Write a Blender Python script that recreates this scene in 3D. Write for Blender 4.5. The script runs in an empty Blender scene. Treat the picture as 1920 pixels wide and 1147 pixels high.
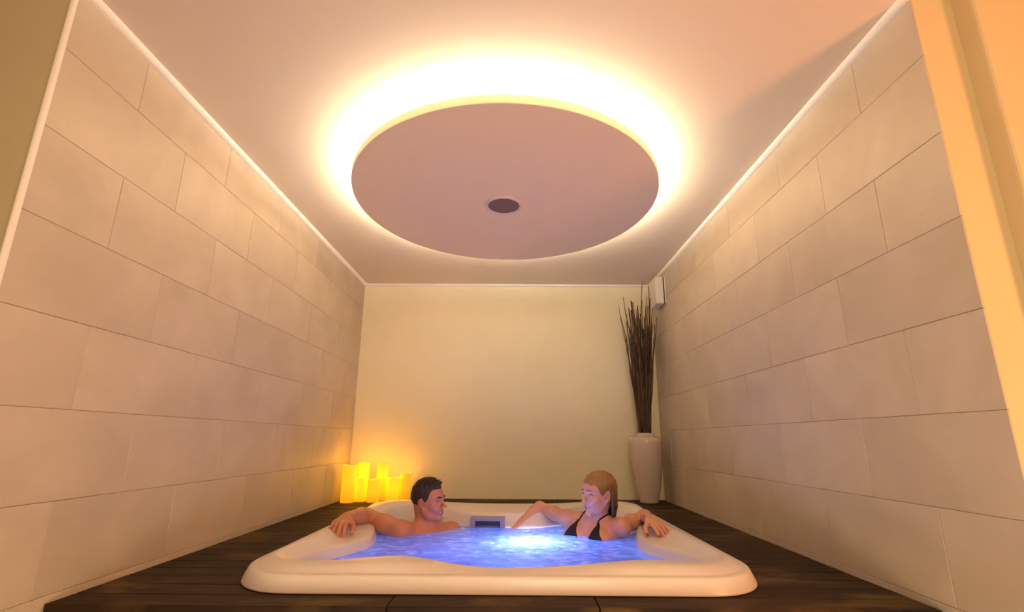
import bpy, bmesh, math, random
import numpy as np
from mathutils import Vector, Matrix, noise

sc = bpy.context.scene
col = sc.collection
random.seed(7)
PI = math.pi

# ------------------------------------------------------------------ camera
# deck surface is z = 0, x to the right, y into the room
F_PX = 882.31
PITCH, YAW, ROLL = 0.237704, -0.004587, 0.006227
CAM_Z = 0.481
cy_, sy_ = math.cos(YAW), math.sin(YAW)
ct_, st_ = math.cos(PITCH), math.sin(PITCH)
fwd = Vector((ct_ * sy_, ct_ * cy_, st_))
rgt = Vector((cy_, -sy_, 0))
upv = rgt.cross(fwd)
cr_, sr_ = math.cos(ROLL), math.sin(ROLL)
r2 = cr_ * rgt + sr_ * upv
u2 = -sr_ * rgt + cr_ * upv
cam_d = bpy.data.cameras.new('camera')
cam = bpy.data.objects.new('camera', cam_d)
col.objects.link(cam)
M = Matrix((r2, u2, -fwd)).transposed().to_4x4()
M.translation = Vector((0, 0, CAM_Z))
cam.matrix_world = M
cam_d.sensor_width = 36.0
cam_d.lens = F_PX / 1920 * 36
cam_d.shift_y = 37.35 / 1920
cam_d.clip_start = 0.02
sc.camera = cam

# ------------------------------------------------------------------ light and exposure
sc.view_settings.view_transform = 'Standard'
sc.view_settings.look = 'None'
sc.view_settings.gamma = 1.0
sc.view_settings.use_curve_mapping = False
sc.view_settings.exposure = 0.80
world = bpy.data.worlds.new('world')
sc.world = world
world.use_nodes = True
bg = world.node_tree.nodes['Background']
bg.inputs[0].default_value = (1.0, 0.74, 0.47, 1)
bg.inputs[1].default_value = 0.13


def lamp(name, kind, loc, color, power, size=0.1, target=None):
    d = bpy.data.lights.new(name, kind)
    d.energy = power
    d.color = color
    if kind == 'AREA':
        d.size = size
    else:
        d.shadow_soft_size = size
    o = bpy.data.objects.new(name, d)
    o.location = loc
    if target is not None:
        o.rotation_euler = (Vector(target) - Vector(loc)).to_track_quat('-Z', 'Y').to_euler()
    col.objects.link(o)
    return o


# the lamp of the anteroom, round the corner to the right of the opening
lamp('anteroom_lamp', 'POINT', (2.05, -0.05, 0.55), (1.0, 0.36, 0.12), 58, 0.16)
lamp('front_fill', 'AREA', (0.35, -0.7, 1.80), (1.0, 0.72, 0.45), 20, 0.7, (-0.1, 2.2, 0.2))  # added warm fill from the camera side, no real fixture here
step = lamp('low_fill', 'AREA', (0.0, 0.40, -0.37), (1.0, 0.79, 0.52), 14, 0.15, (0.0, 2.4, 1.7))  # unseen fill added low in front, lifts the disc, ceiling and walls
step.data.shape = 'RECTANGLE'
step.data.size, step.data.size_y = 2.3, 0.55
LED_COLOR, LED_POWER = (1.0, 0.84, 0.63), 49.0
WATER_LAMP = (0.085, 2.58, -0.125)
lamp('underwater_lamp', 'POINT', WATER_LAMP, (0.56, 0.66, 1.0), 6.5, 0.05)
lamp('footwell_lamp', 'POINT', (-0.12, 2.30, -0.40), (0.07, 0.24, 1.0), 5.5, 0.10)
lamp('footwell_lamp', 'POINT', (0.30, 2.62, -0.22), (0.06, 0.22, 1.0), 3, 0.06)


# ------------------------------------------------------------------ materials
def mat(name, base=(.8, .8, .8), rough=.5, metal=0, coat=0, emit=None, estr=0, sss=0):
    m = bpy.data.materials.new(name)
    m.use_nodes = True
    b = m.node_tree.nodes['Principled BSDF']
    b.inputs['Base Color'].default_value = (*base, 1)
    b.inputs['Roughness'].default_value = rough
    b.inputs['Metallic'].default_value = metal
    b.inputs['Coat Weight'].default_value = coat
    b.inputs['Coat Roughness'].default_value = .08
    if emit:
        b.inputs['Emission Color'].default_value = (*emit, 1)
        b.inputs['Emission Strength'].default_value = estr
    if sss:
        b.inputs['Subsurface Weight'].default_value = sss
        b.inputs['Subsurface Radius'].default_value = (.012, .004, .002)
    return m


def nodes(m):
    return m.node_tree.nodes, m.node_tree.links, m.node_tree.nodes['Principled BSDF']


def add_noise(m, c1, c2, scale=(1, 1, 1), nscale=5, detail=4, bump=0.0, lo=.35, hi=.65, rand=0.0, bscale=None, dist=.01, distort=0.0):
    """colour between c1 and c2 by noise in object space, optional bump"""
    n, l, b = nodes(m)
    tc = n.new('ShaderNodeTexCoord')
    mp = n.new('ShaderNodeMapping')
    mp.inputs['Scale'].default_value = scale
    oi = n.new('ShaderNodeObjectInfo')
    sc_ = n.new('ShaderNodeVectorMath')
    sc_.operation = 'SCALE'
    sc_.inputs[0].default_value = (17.3, 9.1, 5.7)
    l.new(oi.outputs['Random'], sc_.inputs['Scale'])
    ad = n.new('ShaderNodeVectorMath')
    l.new(tc.outputs['Object'], ad.inputs[0])
    l.new(sc_.outputs[0], ad.inputs[1])
    l.new(ad.outputs[0], mp.inputs[0])
    no = n.new('ShaderNodeTexNoise')
    no.inputs['Scale'].default_value = nscale
    no.inputs['Detail'].default_value = detail
    no.inputs['Distortion'].default_value = distort
    l.new(mp.outputs[0], no.inputs['Vector'])
    cr = n.new('ShaderNodeValToRGB')
    cr.color_ramp.elements[0].position = lo
    cr.color_ramp.elements[1].position = hi
    cr.color_ramp.elements[0].color = (*c1, 1)
    cr.color_ramp.elements[1].color = (*c2, 1)
    l.new(no.outputs['Fac'], cr.inputs['Fac'])
    out = cr.outputs['Color']
    if rand:
        hsv = n.new('ShaderNodeHueSaturation')
        mr = n.new('ShaderNodeMapRange')
        mr.inputs['To Min'].default_value = 1 - rand
        mr.inputs['To Max'].default_value = 1 + rand
        l.new(oi.outputs['Random'], mr.inputs['Value'])
        l.new(mr.outputs[0], hsv.inputs['Value'])
        l.new(out, hsv.inputs['Color'])
        out = hsv.outputs['Color']
    l.new(out, b.inputs['Base Color'])
    if bump:
        bp = n.new('ShaderNodeBump')
        bp.inputs['Strength'].default_value = bump
        bp.inputs['Distance'].default_value = dist
        src = no
        if bscale:
            src = n.new('ShaderNodeTexNoise')
            src.inputs['Scale'].default_value = bscale
            src.inputs['Detail'].default_value = 3
            l.new(mp.outputs[0], src.inputs['Vector'])
        l.new(src.outputs['Fac'], bp.inputs['Height'])
        l.new(bp.outputs['Normal'], b.inputs['Normal'])
    return m


M_ceil = mat('ceiling_paint', (.83, .745, .59), .8)
M_disc = mat('disc_paint', (.90, .765, .57), .75)
M_bead = mat('bead_paint', (.92, .88, .80), .6)
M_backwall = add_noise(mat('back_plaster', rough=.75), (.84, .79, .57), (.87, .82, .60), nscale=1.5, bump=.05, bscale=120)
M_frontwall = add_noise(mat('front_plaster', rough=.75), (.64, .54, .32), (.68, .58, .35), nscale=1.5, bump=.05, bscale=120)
M_grout = mat('grout', (.44, .345, .245), .9)
M_tile = mat('limestone_tile', rough=.5)
add_noise(M_tile, (.50, .430, .335), (.60, .520, .41), scale=(1, 1, 1), nscale=3.2, detail=7, lo=.3, hi=.7, rand=.035, bump=.12, bscale=22, dist=.004, distort=.6)
M_wood = mat('deck_wood', rough=.62)
M_wood.node_tree.nodes['Principled BSDF'].inputs['Specular IOR Level'].default_value = .22
M_woodcut = mat('riser_wood', rough=.55)
M_acryl = mat('tub_acrylic', (.74, .675, .60), .34, coat=.12)
M_grey = mat('skimmer_plastic', (.27, .25, .29), .4)
M_slot = mat('skimmer_dark', (.02, .03, .06), .4)
M_vase = mat('vase_glaze', (.56, .47, .40), .2, coat=.4)
M_twig = add_noise(mat('twig_bark', rough=.8), (.032, .016, .008), (.115, .064, .036), nscale=30, scale=(1, 1, .3), bump=.2)
M_white = mat('box_plastic', (.75, .70, .62), .45)
M_shadowgap = mat('box_gap', (.05, .04, .03), .8)
M_mesh = mat('speaker_mesh', (.20, .15, .13), .7)
M_rimsp = mat('speaker_rim', (.74, .62, .56), .5)
M_led = mat('led_strip', (.8, .8, .8), .5, emit=LED_COLOR, estr=LED_POWER)
M_skin_m = add_noise(mat('skin_tan', rough=.48, sss=.08), (.52, .215, .105), (.58, .245, .125), nscale=14)
M_skin_w = add_noise(mat('skin_fair', rough=.46, sss=.08), (.66, .315, .185), (.70, .345, .21), nscale=14)
M_lip = mat('lips', (.48, .15, .12), .4)
M_nail = mat('red_nail_varnish', (.55, .01, .02), .2)
M_hair_m = mat('hair_dark', (.022, .012, .008), .55)
M_hair_w = mat('hair_blonde_wet', (.30, .15, .04), .38)
M_eye = mat('eye_white', (.75, .72, .70), .2)
M_iris = mat('eye_iris', (.015, .010, .008), .15)
M_brow = mat('brow_hair', (.02, .011, .007), .7)
M_brow_w = mat('brow_hair_fair', (.10, .05, .025), .7)
M_teeth = mat('teeth', (.85, .80, .74), .25)
M_bikini = mat('bikini_cloth', (.010, .007, .010), .75)
M_trunks = mat('trunks_cloth', (.02, .025, .05), .8)

# wood: long grain, ochre patches scattered by noise
n, l, b = nodes(M_wood)
add_noise(M_wood, (.011, .005, .002), (.040, .019, .007), scale=(1.2, 14, 4), nscale=3.5, detail=6, lo=.3, hi=.72, rand=.22, bump=.25, dist=.004)
src = b.inputs['Base Color'].links[0].from_socket
tc = n.new('ShaderNodeTexCoord')
geo = n.new('ShaderNodeNewGeometry')
mp2 = n.new('ShaderNodeMapping')
mp2.inputs['Scale'].default_value = (1.1, 3.2, 1)
l.new(geo.outputs['Position'], mp2.inputs[0])
no2 = n.new('ShaderNodeTexNoise')
no2.inputs['Scale'].default_value = 2.4
no2.inputs['Detail'].default_value = 5
no2.inputs['Distortion'].default_value = .5
l.new(mp2.outputs[0], no2.inputs['Vector'])
rp = n.new('ShaderNodeValToRGB')
rp.color_ramp.elements[0].position = .54
rp.color_ramp.elements[1].position = .68
rp.color_ramp.elements[0].color = (0, 0, 0, 1)
rp.color_ramp.elements[1].color = (.75, .75, .75, 1)
l.new(no2.outputs['Fac'], rp.inputs[0])
mx = n.new('ShaderNodeMix')
mx.data_type = 'RGBA'
l.new(rp.outputs[0], mx.inputs[0])
l.new(src, mx.inputs[6])
mx.inputs[7].default_value = (.12, .072, .018, 1)
l.new(mx.outputs[2], b.inputs['Base Color'])
add_noise(M_woodcut, (.05, .016, .008), (.10, .036, .017), scale=(1.2, 10, 10), nscale=3.5, bump=.2)

# hair strands as fine relief
for m_, c1, c2, s_ in ((M_hair_m, (.014, .007, .004), (.05, .028, .018), (30, 30, 9)), (M_hair_w, (.22, .105, .028), (.38, .205, .060), (60, 60, 7))):
    add_noise(m_, c1, c2, scale=s_, nscale=3, detail=3, bump=.5, dist=.004)


n, l, b = nodes(M_hair_w)
hsrc = b.inputs['Base Color'].links[0].from_socket
geo = n.new('ShaderNodeTexCoord')
sepz = n.new('ShaderNodeSeparateXYZ')
l.new(geo.outputs['Generated'], sepz.inputs[0])
rz_ = n.new('ShaderNodeMapRange')
rz_.inputs['From Min'].default_value = .35
rz_.inputs['From Max'].default_value = .80
rz_.inputs['To Min'].default_value = .18
rz_.inputs['To Max'].default_value = 1.0
l.new(sepz.outputs['Z'], rz_.inputs['Value'])
mxh = n.new('ShaderNodeMix')
mxh.data_type = 'RGBA'
mxh.inputs[6].default_value = (.030, .014, .006, 1)
l.new(rz_.outputs[0], mxh.inputs[0])
l.new(hsrc, mxh.inputs[7])
l.new(mxh.outputs[2], b.inputs['Base Color'])


# ------------------------------------------------------------------ helpers
def link(name, me, m=None, parent=None, smooth=False, loc=None):
    o = bpy.data.objects.new(name, me)
    col.objects.link(o)
    if m is not None:
        for mm in (m if isinstance(m, (list, tuple)) else [m]):
            me.materials.append(mm)
    if parent is not None:
        o.parent = parent
    if loc is not None:
        o.location = loc
    if smooth:
        me.polygons.foreach_set('use_smooth', [True] * len(me.polygons))
    return o


def from_bm(name, bm):
    bmesh.ops.recalc_face_normals(bm, faces=bm.faces)
    me = bpy.data.meshes.new(name)
    bm.to_mesh(me)
    bm.free()
    return me


def box_mesh(name, lo, hi, bevel=0.0, seg=1):
    bm = bmesh.new()
    bmesh.ops.create_cube(bm, size=1)
    for v in bm.verts:
        v.co = Vector([lo[i] + (v.co[i] + .5) * (hi[i] - lo[i]) for i in range(3)])
    if bevel:
        bmesh.ops.bevel(bm, geom=bm.edges[:], offset=bevel, segments=seg, affect='EDGES', profile=.5)
    return from_bm(name, bm)


def box(name, lo, hi, m, parent=None, bevel=0.0, seg=1):
    return link(name, box_mesh(name, lo, hi, bevel, seg), m, parent)


def empty(name, loc=(0, 0, 0), rz=0):
    o = bpy.data.objects.new(name, None)
    col.objects.link(o)
    o.location = loc
    o.rotation_euler = (0, 0, rz)
    return o


def tag(o, label=None, cat=None, group=None, kind=None):
    if label:
        o['label'] = label
    if cat:
        o['category'] = cat
    if group:
        o['group'] = group
    if kind:
        o['kind'] = kind
    return o


def lathe_mesh(name, prof, seg=48, close=False):
    bm = bmesh.new()
    rows = []
    for r, z in prof:
        if r < 1e-6:
            rows.append([bm.verts.new((0, 0, z))])
        else:
            rows.append([bm.verts.new((r * math.cos(2 * PI * i / seg), r * math.sin(2 * PI * i / seg), z)) for i in range(seg)])
    pairs = list(zip(rows, rows[1:]))
    if close:
        pairs.append((rows[-1], rows[0]))
    for a, c in pairs:
        for i in range(seg):
            j = (i + 1) % seg
            if len(a) == 1 and len(c) == 1:
                continue
            if len(a) == 1:
                bm.faces.new((a[0], c[i], c[j]))
            elif len(c) == 1:
                bm.faces.new((a[i], c[0], a[j]))
            else:
                bm.faces.new((a[i], c[i], c[j], a[j]))
    return from_bm(name, bm)


def sweep_mesh(name, prof, a, c, right, up):
    """profile (r,u) list swept from a to c, closed, capped"""
    bm = bmesh.new()
    a, c, right, up = Vector(a), Vector(c), Vector(right), Vector(up)
    A = [bm.verts.new(a + right * p + up * q) for p, q in prof]
    B = [bm.verts.new(c + right * p + up * q) for p, q in prof]
    k = len(prof)
    for i in range(k):
        j = (i + 1) % k
        bm.faces.new((A[i], A[j], B[j], B[i]))
    bm.faces.new(A[::-1])
    bm.faces.new(B)
    return from_bm(name, bm)


def tube_mesh(name, pts, radii, seg=6):
    bm = bmesh.new()
    pts = [Vector(p) for p in pts]
    rows = []
    for i, p in enumerate(pts):
        t = (pts[min(i + 1, len(pts) - 1)] - pts[max(i - 1, 0)]).normalized()
        ax = t.cross(Vector((0, 1, 0.01))).normalized()
        bx = t.cross(ax)
        rows.append([bm.verts.new(p + radii[i] * (math.cos(2 * PI * k / seg) * ax + math.sin(2 * PI * k / seg) * bx)) for k in range(seg)])
    for a, c in zip(rows, rows[1:]):
        for i in range(seg):
            j = (i + 1) % seg
            bm.faces.new((a[i], a[j], c[j], c[i]))
    bm.faces.new(rows[0][::-1])
    bm.faces.new(rows[-1])
    return from_bm(name, bm)


# ------------------------------------------------------------------ room shell
XL, XR, YB = -1.3967, 1.2730, 4.1909
CEIL = 1.8905
YL, YR = 1.203, 1.234          # where the tiled side walls end
LOW = -0.42                    # level of the anteroom floor, one step below the deck
TT = 0.012                     # tile thickness
ROW0, ROWH = 1.657, 0.27302    # topmost full tile joint, course height


def tiled_wall(name, X, side, y0, label):
    """side=+1: surface looks to +x"""
    root = box(name, (X - .10 if side > 0 else X + .004, y0 + .004, LOW), (X - .004 if side > 0 else X + .10, YB + .1, CEIL + .05), M_grout)
    root['kind'] = 'structure'
    root['label'] = label
    gap = .0011
    zs = [CEIL] + [ROW0 - i * ROWH for i in range(0, 9)]
    full = None
    cache = {}
    for r in range(len(zs) - 1):
        z1, z0 = zs[r], max(zs[r + 1], LOW)
        if z1 <= LOW + .01:
            break
        start = 1.505 if r % 2 == 0 else 1.765
        ys = [start + k * .538 for k in range(-2, 7)]
        ys = [y0] + [y for y in ys if y0 + .06 < y < YB - .03] + [YB]
        for a, c in zip(ys, ys[1:]):
            w, h = c - a, z1 - z0
            key = (round(w, 3), round(h, 3))
            if key not in cache:
                me = box_mesh('tile', (-TT / 2, -w / 2 + gap / 2, -h / 2 + gap / 2), (TT / 2, w / 2 - gap / 2, h / 2 - gap / 2), .0015)
                me.materials.append(M_tile)
                cache[key] = me
            t = bpy.data.objects.new('tile', cache[key])
            col.objects.link(t)
            t.parent = root
            t.location = (X - side * TT / 2 + side * random.uniform(-.0006, .0006), (a + c) / 2, (z0 + z1) / 2)
    return root


tiled_wall('wall_left', XL, +1, YL, 'wall of large beige limestone tiles behind the candles')
tiled_wall('wall_right', XR, -1, YR, 'wall of large beige limestone tiles beside the white vase')
tag(box('wall_back', (XL - .1, YB, -.05), (XR + .1, YB + .1, CEIL + .05), M_backwall), 'plain cream yellow plaster wall behind the bathers', kind='structure')
tag(box('ceiling', (-3.2, -1.8, CEIL), (3.2, YB + .1, CEIL + .08), M_ceil), 'smooth pale plaster ceiling around the round light', kind='structure')
# anteroom: the plaster walls left and right of the opening, floor one step down
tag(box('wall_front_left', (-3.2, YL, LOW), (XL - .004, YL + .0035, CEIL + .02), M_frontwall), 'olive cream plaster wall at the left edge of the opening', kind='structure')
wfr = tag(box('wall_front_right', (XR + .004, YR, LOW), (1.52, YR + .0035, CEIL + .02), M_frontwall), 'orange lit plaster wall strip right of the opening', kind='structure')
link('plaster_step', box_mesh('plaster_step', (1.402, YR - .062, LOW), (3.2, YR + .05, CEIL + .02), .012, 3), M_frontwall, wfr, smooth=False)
tag(box('floor_front', (-3.2, -1.8, LOW - .06), (3.2, 1.75, LOW), mat('stone_floor', (.30, .22, .15), .5)), 'stone floor one step below the deck', kind='structure')
# rounded white beads along the wall tops and the left corner
q = [(0, 0)] + [(.024 * math.cos(t), -.020 * math.sin(t)) for t in [i * PI / 12 for i in range(7)]]
for i, (a, c, rt) in enumerate((((XL, YL - .01, CEIL), (XL, YB, CEIL), (1, 0, 0)), ((XR, YR, CEIL), (XR, YB, CEIL), (-1, 0, 0)), ((XL, YB, CEIL), (XR, YB, CEIL), (0, -1, 0)))):
    o = link('trim_%d' % (i + 1), sweep_mesh('trim', q, a, c, rt, (0, 0, 1)), M_bead)
    tag(o, ['white rounded bead along the top of the left tiled wall', 'white rounded bead along the top of the right tiled wall', 'white rounded bead along the top of the cream back wall'][i], kind='structure')
q = [(-.012, 0)] + [(-.006 + .008 * math.sin(t), -.007 * math.cos(t)) for t in [i * PI / 12 for i in range(7)]] + [(.002, .008), (-.012, .008)]
tag(link('trim_4', sweep_mesh('trim', q, (XL, YL, LOW), (XL, YL, CEIL), (1, 0, 0), (0, 1, 0)), M_bead, smooth=False), 'white corner bead at the near end of the left tiled wall', kind='structure')

# ------------------------------------------------------------------ deck (floor) of planks
TUB_X0, TUB_X1, TUB_Y0, TUB_Y1 = -.962, .864, 1.650, 3.44
floor = box('floor', (XL, 1.56, -.10), (-.90, 3.40, -.045), M_shadowgap)
tag(floor, 'dark brown wooden deck boards around the white tub', kind='structure')
PW = .1052
y = 1.545
hx0, hx1, hy0, hy1 = TUB_X0 + .10, TUB_X1 - .10, TUB_Y0 + .10, TUB_Y1 - .12
k = 0
while y < YB - .01:
    y1 = min(y + PW, YB - .004)
    if y + PW > YB - .06:
        y1 = YB - .004
    if k == 0:
        cuts = [(XL + .004, -.374), (-.374, .258), (.258, XR - .004)]
    elif y < hy0:
        cuts = [(XL + .004, .02), (.02, XR - .004)] if k % 2 else [(XL + .004, -.374), (-.374, .258), (.258, XR - .004)]
    elif y1 > hy1:
        cuts = [(XL + .004, -.30), (-.30, XR - .004)] if k % 2 else [(XL + .004, .35), (.35, XR - .004)]
    else:
        cuts = [(XL + .004, hx0), (hx1, XR - .004)]
    for a, c in cuts:
        w, d = (c - a) - .004, (y1 - y) - .005
        me = box_mesh('plank', (-w / 2, -d / 2, -.028), (w / 2, d / 2, 0), .002)
        p = link('plank', me, M_wood, floor)
        p.location = ((a + c) / 2, (y + y1) / 2, random.uniform(-.0012, .0))
        p.rotation_euler = (0, 0, random.uniform(-.0008, .0008))
    if y1 >= YB - .01:
        break
    y = y1
    k += 1
for i, (z0, z1) in enumerate(((-.145, -.036), (-.28, -.15), (LOW, -.285))):
    box('riser_board', (XL + .003, 1.548, z0), (XR - .003, 1.57, z1), M_woodcut, floor, .003)
box('joist', (.80, 1.57, -.10), (XR, 3.40, -.045), M_shadowgap, floor)
box('joist', (XL, 3.32, -.10), (XR, YB, -.045), M_shadowgap, floor)

# ------------------------------------------------------------------ hot tub
NA = 240
CX, CY = -.045, 2.46
ANG = [2 * PI * i / NA for i in range(NA)]


def catmull(P, n=14):
    out = []
    k = len(P)
    for i in range(k):
        p0, p1, p2, p3 = (np.array(P[(i + j - 1) % k]) for j in range(4))
        for t in np.arange(n) / n:
            out.append(.5 * ((2 * p1) + (-p0 + p2) * t + (2 * p0 - 5 * p1 + 4 * p2 - p3) * t * t + (-p0 + 3 * p1 - 3 * p2 + p3) * t ** 3))
    return out


def rrect(x0, x1, y0, y1, rf, rb, n=14):
    out = []
    for cx, cyy, r, a0 in ((x1 - rf, y0 + rf, rf, -PI / 2), (x1 - rb, y1 - rb, rb, 0), (x0 + rb, y1 - rb, rb, PI / 2), (x0 + rf, y0 + rf, rf, PI)):
        for i in range(n + 1):
            t = a0 + PI / 2 * i / n
            out.append((cx + r * math.cos(t), cyy + r * math.sin(t)))
    return out


def radial(poly):
    """radius of a star-shaped closed polyline at each ANG"""
    P = np.array([(p[0] - CX, p[1] - CY) for p in poly])
    Q = np.roll(P, -1, 0)
    res = []
    for t in ANG:
        d = np.array((math.cos(t), math.sin(t)))
        e = Q - P
        den = d[0] * e[:, 1] - d[1] * e[:, 0]
        den = np.where(abs(den) < 1e-12, 1e-12, den)
        s = (P[:, 0] * e[:, 1] - P[:, 1] * e[:, 0]) / den
        u = (P[:, 0] * d[1] - P[:, 1] * d[0]) / den
        ok = (s > 0) & (u >= -1e-6) & (u <= 1 + 1e-6)
        res.append(s[ok].max() if ok.any() else 1.0)
    return np.array(res)


x0, x1, y0, y1 = TUB_X0, TUB_X1, TUB_Y0, TUB_Y1
R_base = radial(rrect(x0, x1, y0, y1, .23, .22))
def inset(d, e=0.0):
    return radial(rrect(x0 + d, x1 - d, y0 + d + e, y1 - d,         .23 - d * .4, .22 - d * .3))


R_b1, R_b2, R_b3, R_b4 = inset(.002), inset(.009), inset(.015), inset(.019)
R_l1, R_l2, R_l3 = inset(.026), inset(.034), inset(.037)
R_t0, R_t1, R_t2 = inset(.041, .002), inset(.050, .006), inset(.064, .012)
# inner edge of the top rim (front waves, corner scoops, straight sides, dip at the back)
rim_in = [(-.04, 1.748), (-.20, 1.770), (-.36, 1.818), (-.52, 1.812), (-.66, 1.790), (-.78, 1.800), (-.855, 1.88),
          (-.866, 2.02), (-.852, 2.20), (-.850, 2.42), (-.852, 2.66), (-.846, 2.90), (-.83, 3.08), (-.75, 3.24), (-.60, 3.265), (-.44, 3.235), (-.24, 3.125),
          (-.04, 3.10), (.16, 3.13), (.36, 3.235), (.54, 3.268), (.68, 3.24), (.755, 3.08), (.768, 2.90), (.770, 2.66), (.768, 2.42), (.766, 2.20),
          (.778, 2.02), (.768, 1.88), (.70, 1.805), (.58, 1.800), (.44, 1.806), (.28, 1.775), (.12, 1.752)]
lip = [(-.04, 1.766), (-.20, 1.79), (-.36, 1.84), (-.52, 1.835), (-.64, 1.815), (-.755, 1.83), (-.81, 1.90),
       (-.82, 2.03), (-.795, 2.17), (-.735, 2.30), (-.695, 2.46), (-.725, 2.64), (-.785, 2.85), (-.78, 3.05), (-.70, 3.165), (-.58, 3.19), (-.42, 3.12), (-.24, 3.03),
       (-.04, 3.025), (.16, 3.05), (.34, 3.13), (.50, 3.19), (.62, 3.165), (.70, 3.05), (.705, 2.85), (.645, 2.64), (.615, 2.46), (.635, 2.30),
       (.70, 2.17), (.735, 2.03), (.73, 1.90), (.65, 1.835), (.56, 1.82), (.44, 1.83), (.28, 1.797), (.12, 1.770)]
R_in = radial(catmull(rim_in))
R_lip = radial(catmull(lip))
R_in = np.minimum(R_in, R_t2 - .036)
R_lip = np.minimum(R_lip, R_in - .022)
# the seat backs slope: how far the wall stands in at water level
back = np.array([.15 * max(0, math.sin(t)) ** 3 * (1 - .35 * min(1, abs(math.cos(t)) * 1.4)) for t in ANG])
xl = CX + R_lip * np.cos(ANG)
back *= 1 - .88 * np.exp(-((xl + .15) / .24) ** 2)
R_w0 = R_lip - .016 - back


def ringz(fn):
    return [fn(CX + r * math.cos(t), CY + r * math.sin(t)) for r, t in zip(R_in, ANG)]


def bell(v, c, w):
    return math.exp(-((v - c) / w) ** 2)


def top_z(x, y):
    z = .072
    if y > 2.9:
        z += .018 * (bell(x, -.70, .26) + bell(x, .64, .26)) * min(1, (y - 2.9) / .25) - .006 * bell(x, -.04, .3)
    if y < 1.95:
        z += -.012 * bell(x, -.02, .20) + .010 * bell(x, -.38, .16) + .006 * bell(x, .45, .16)
    elif abs(x - CX) > .55:
        z -= .012 * bell(y, 2.70, .28)
    return z


def side_low(x, y):
    """how much the armrest dips below the rim"""
    d = .012
    if abs(x - CX) > .55:
        d += .034 * bell(y, 2.35, .55)
    return d


zt = np.array(ringz(top_z))
zlow = np.array(ringz(side_low))
rings = [(R_base - .03, np.full(NA, .001)), (R_base - .002, np.full(NA, .0008)), (R_base, np.full(NA, .003)), (R_b1, np.full(NA, .012)), (R_b2, np.full(NA, .030)), (R_b3, np.full(NA, .044)), (R_b4, np.full(NA, .0505)), (R_l1, np.full(NA, .0525)), (R_l2, np.full(NA, .0530)),
         (R_l3, np.full(NA, .0532)), (R_t0, .056 + (zt - .07) * .2), (R_t1, .062 + (zt - .07) * .5), (R_t2, zt - .003), (R_t2 - .014, zt), (R_in + .016, zt), (R_in + .004, zt - .003),
         (R_in * .7 + R_lip * .3, zt - zlow * .75), (R_lip + .014, zt - zlow), (R_lip + .004, zt - zlow - .004), (R_lip - .004, zt - zlow - .016), (R_lip - .010 - back * .25, zt - zlow - .04),
         (R_w0, np.full(NA, -.02)), (R_w0 - .03, np.full(NA, -.20)), (R_w0 - .05, np.full(NA, -.50)), (R_w0 - .08, np.full(NA, -.60)), (R_w0 - .13, np.full(NA, -.63)),
         (R_lip * .62, np.full(NA, -.64)), (R_lip * .58, np.full(NA, -.67)), (R_lip * .55, np.full(NA, -.88)), (R_lip * .50, np.full(NA, -.93))]
bm = bmesh.new()
rows = []
for R, Z in rings:
    rows.append([bm.verts.new((CX + R[i] * math.cos(ANG[i]), CY + R[i] * math.sin(ANG[i]), Z[i])) for i in range(NA)])
for a, c in zip(rows, rows[1:]):
    for i in range(NA):
        j = (i + 1) % NA
        bm.faces.new((a[i], a[j], c[j], c[i]))
bm.faces.new(rows[-1][::-1])
tub = empty('hot_tub', (CX, CY, 0))
tag(tub, 'white square acrylic hot tub with stepped rim, sunk in the dark deck', 'hot tub')
shell_me = from_bm('shell', bm)
shell = link('shell', shell_me, M_acryl, smooth=True)
sub = shell.modifiers.new('s', 'SUBSURF')
sub.levels = sub.render_levels = 1


def child(o, p):
    o.parent = p
    o.matrix_parent_inverse = p.matrix_basis.inverted()
    return o


def settle(p):
    """matrix_parent_inverse needs the parent's matrix"""
    m = Matrix.LocRotScale(p.location, p.rotation_euler, p.scale)
    return m


def adopt(o, p):
    o.parent = p
    o.matrix_parent_inverse = settle(p).inverted()
    return o


adopt(shell, tub)
# skimmer in the back wall of the basin: frame, dark slot, flap, four corner blocks
sk = empty('skimmer')
sx0, sx1, sz0, sz1, sy = -.252, -.048, -.085, .036, 2.960
bm = bmesh.new()


def bm_box(bm, lo, hi):
    r = bmesh.ops.create_cube(bm, size=1)
    for v in r['verts']:
        v.co = Vector([lo[i] + (v.co[i] + .5) * (hi[i] - lo[i]) for i in range(3)])


bpy.data.objects.remove(sk)
for lo, hi in (((sx0, sy, sz1 - .020), (sx1, sy + .12, sz1)), ((sx0, sy, sz0), (sx1, sy + .12, sz0 + .02)), ((sx0, sy, sz0 + .02), (sx0 + .028, sy + .12, sz1 - .020)), ((sx1 - .028, sy, sz0 + .02), (sx1, sy + .12, sz1 - .020))):
    bm_box(bm, lo, hi)
frame = adopt(link('skimmer_frame', from_bm('skimmer_frame', bm), M_grey), tub)
frame['label'] = 'grey plastic skimmer frame'
adopt(box('skimmer_opening', (sx0 + .024, sy + .014, sz0 + .015), (sx1 - .024, sy + .10, sz1 - .022), M_slot), tub)
flap = adopt(box('skimmer_flap', (sx0 + .03, sy + .006, sz0 + .018), (sx1 - .03, sy + .020, sz1 - .045), mat('skimmer_flap', (.10, .12, .22), .3), bevel=.004), tub)
# underwater lamp of the tub
lampcup = lathe_mesh('lamp_lens', [(0, .0), (.035, -.002), (.05, -.012), (.055, -.03), (.04, -.04), (0, -.04)], 24)
adopt(link('lamp_lens', lampcup, M_grey, loc=(CX, CY, -.895)), tub)

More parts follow.
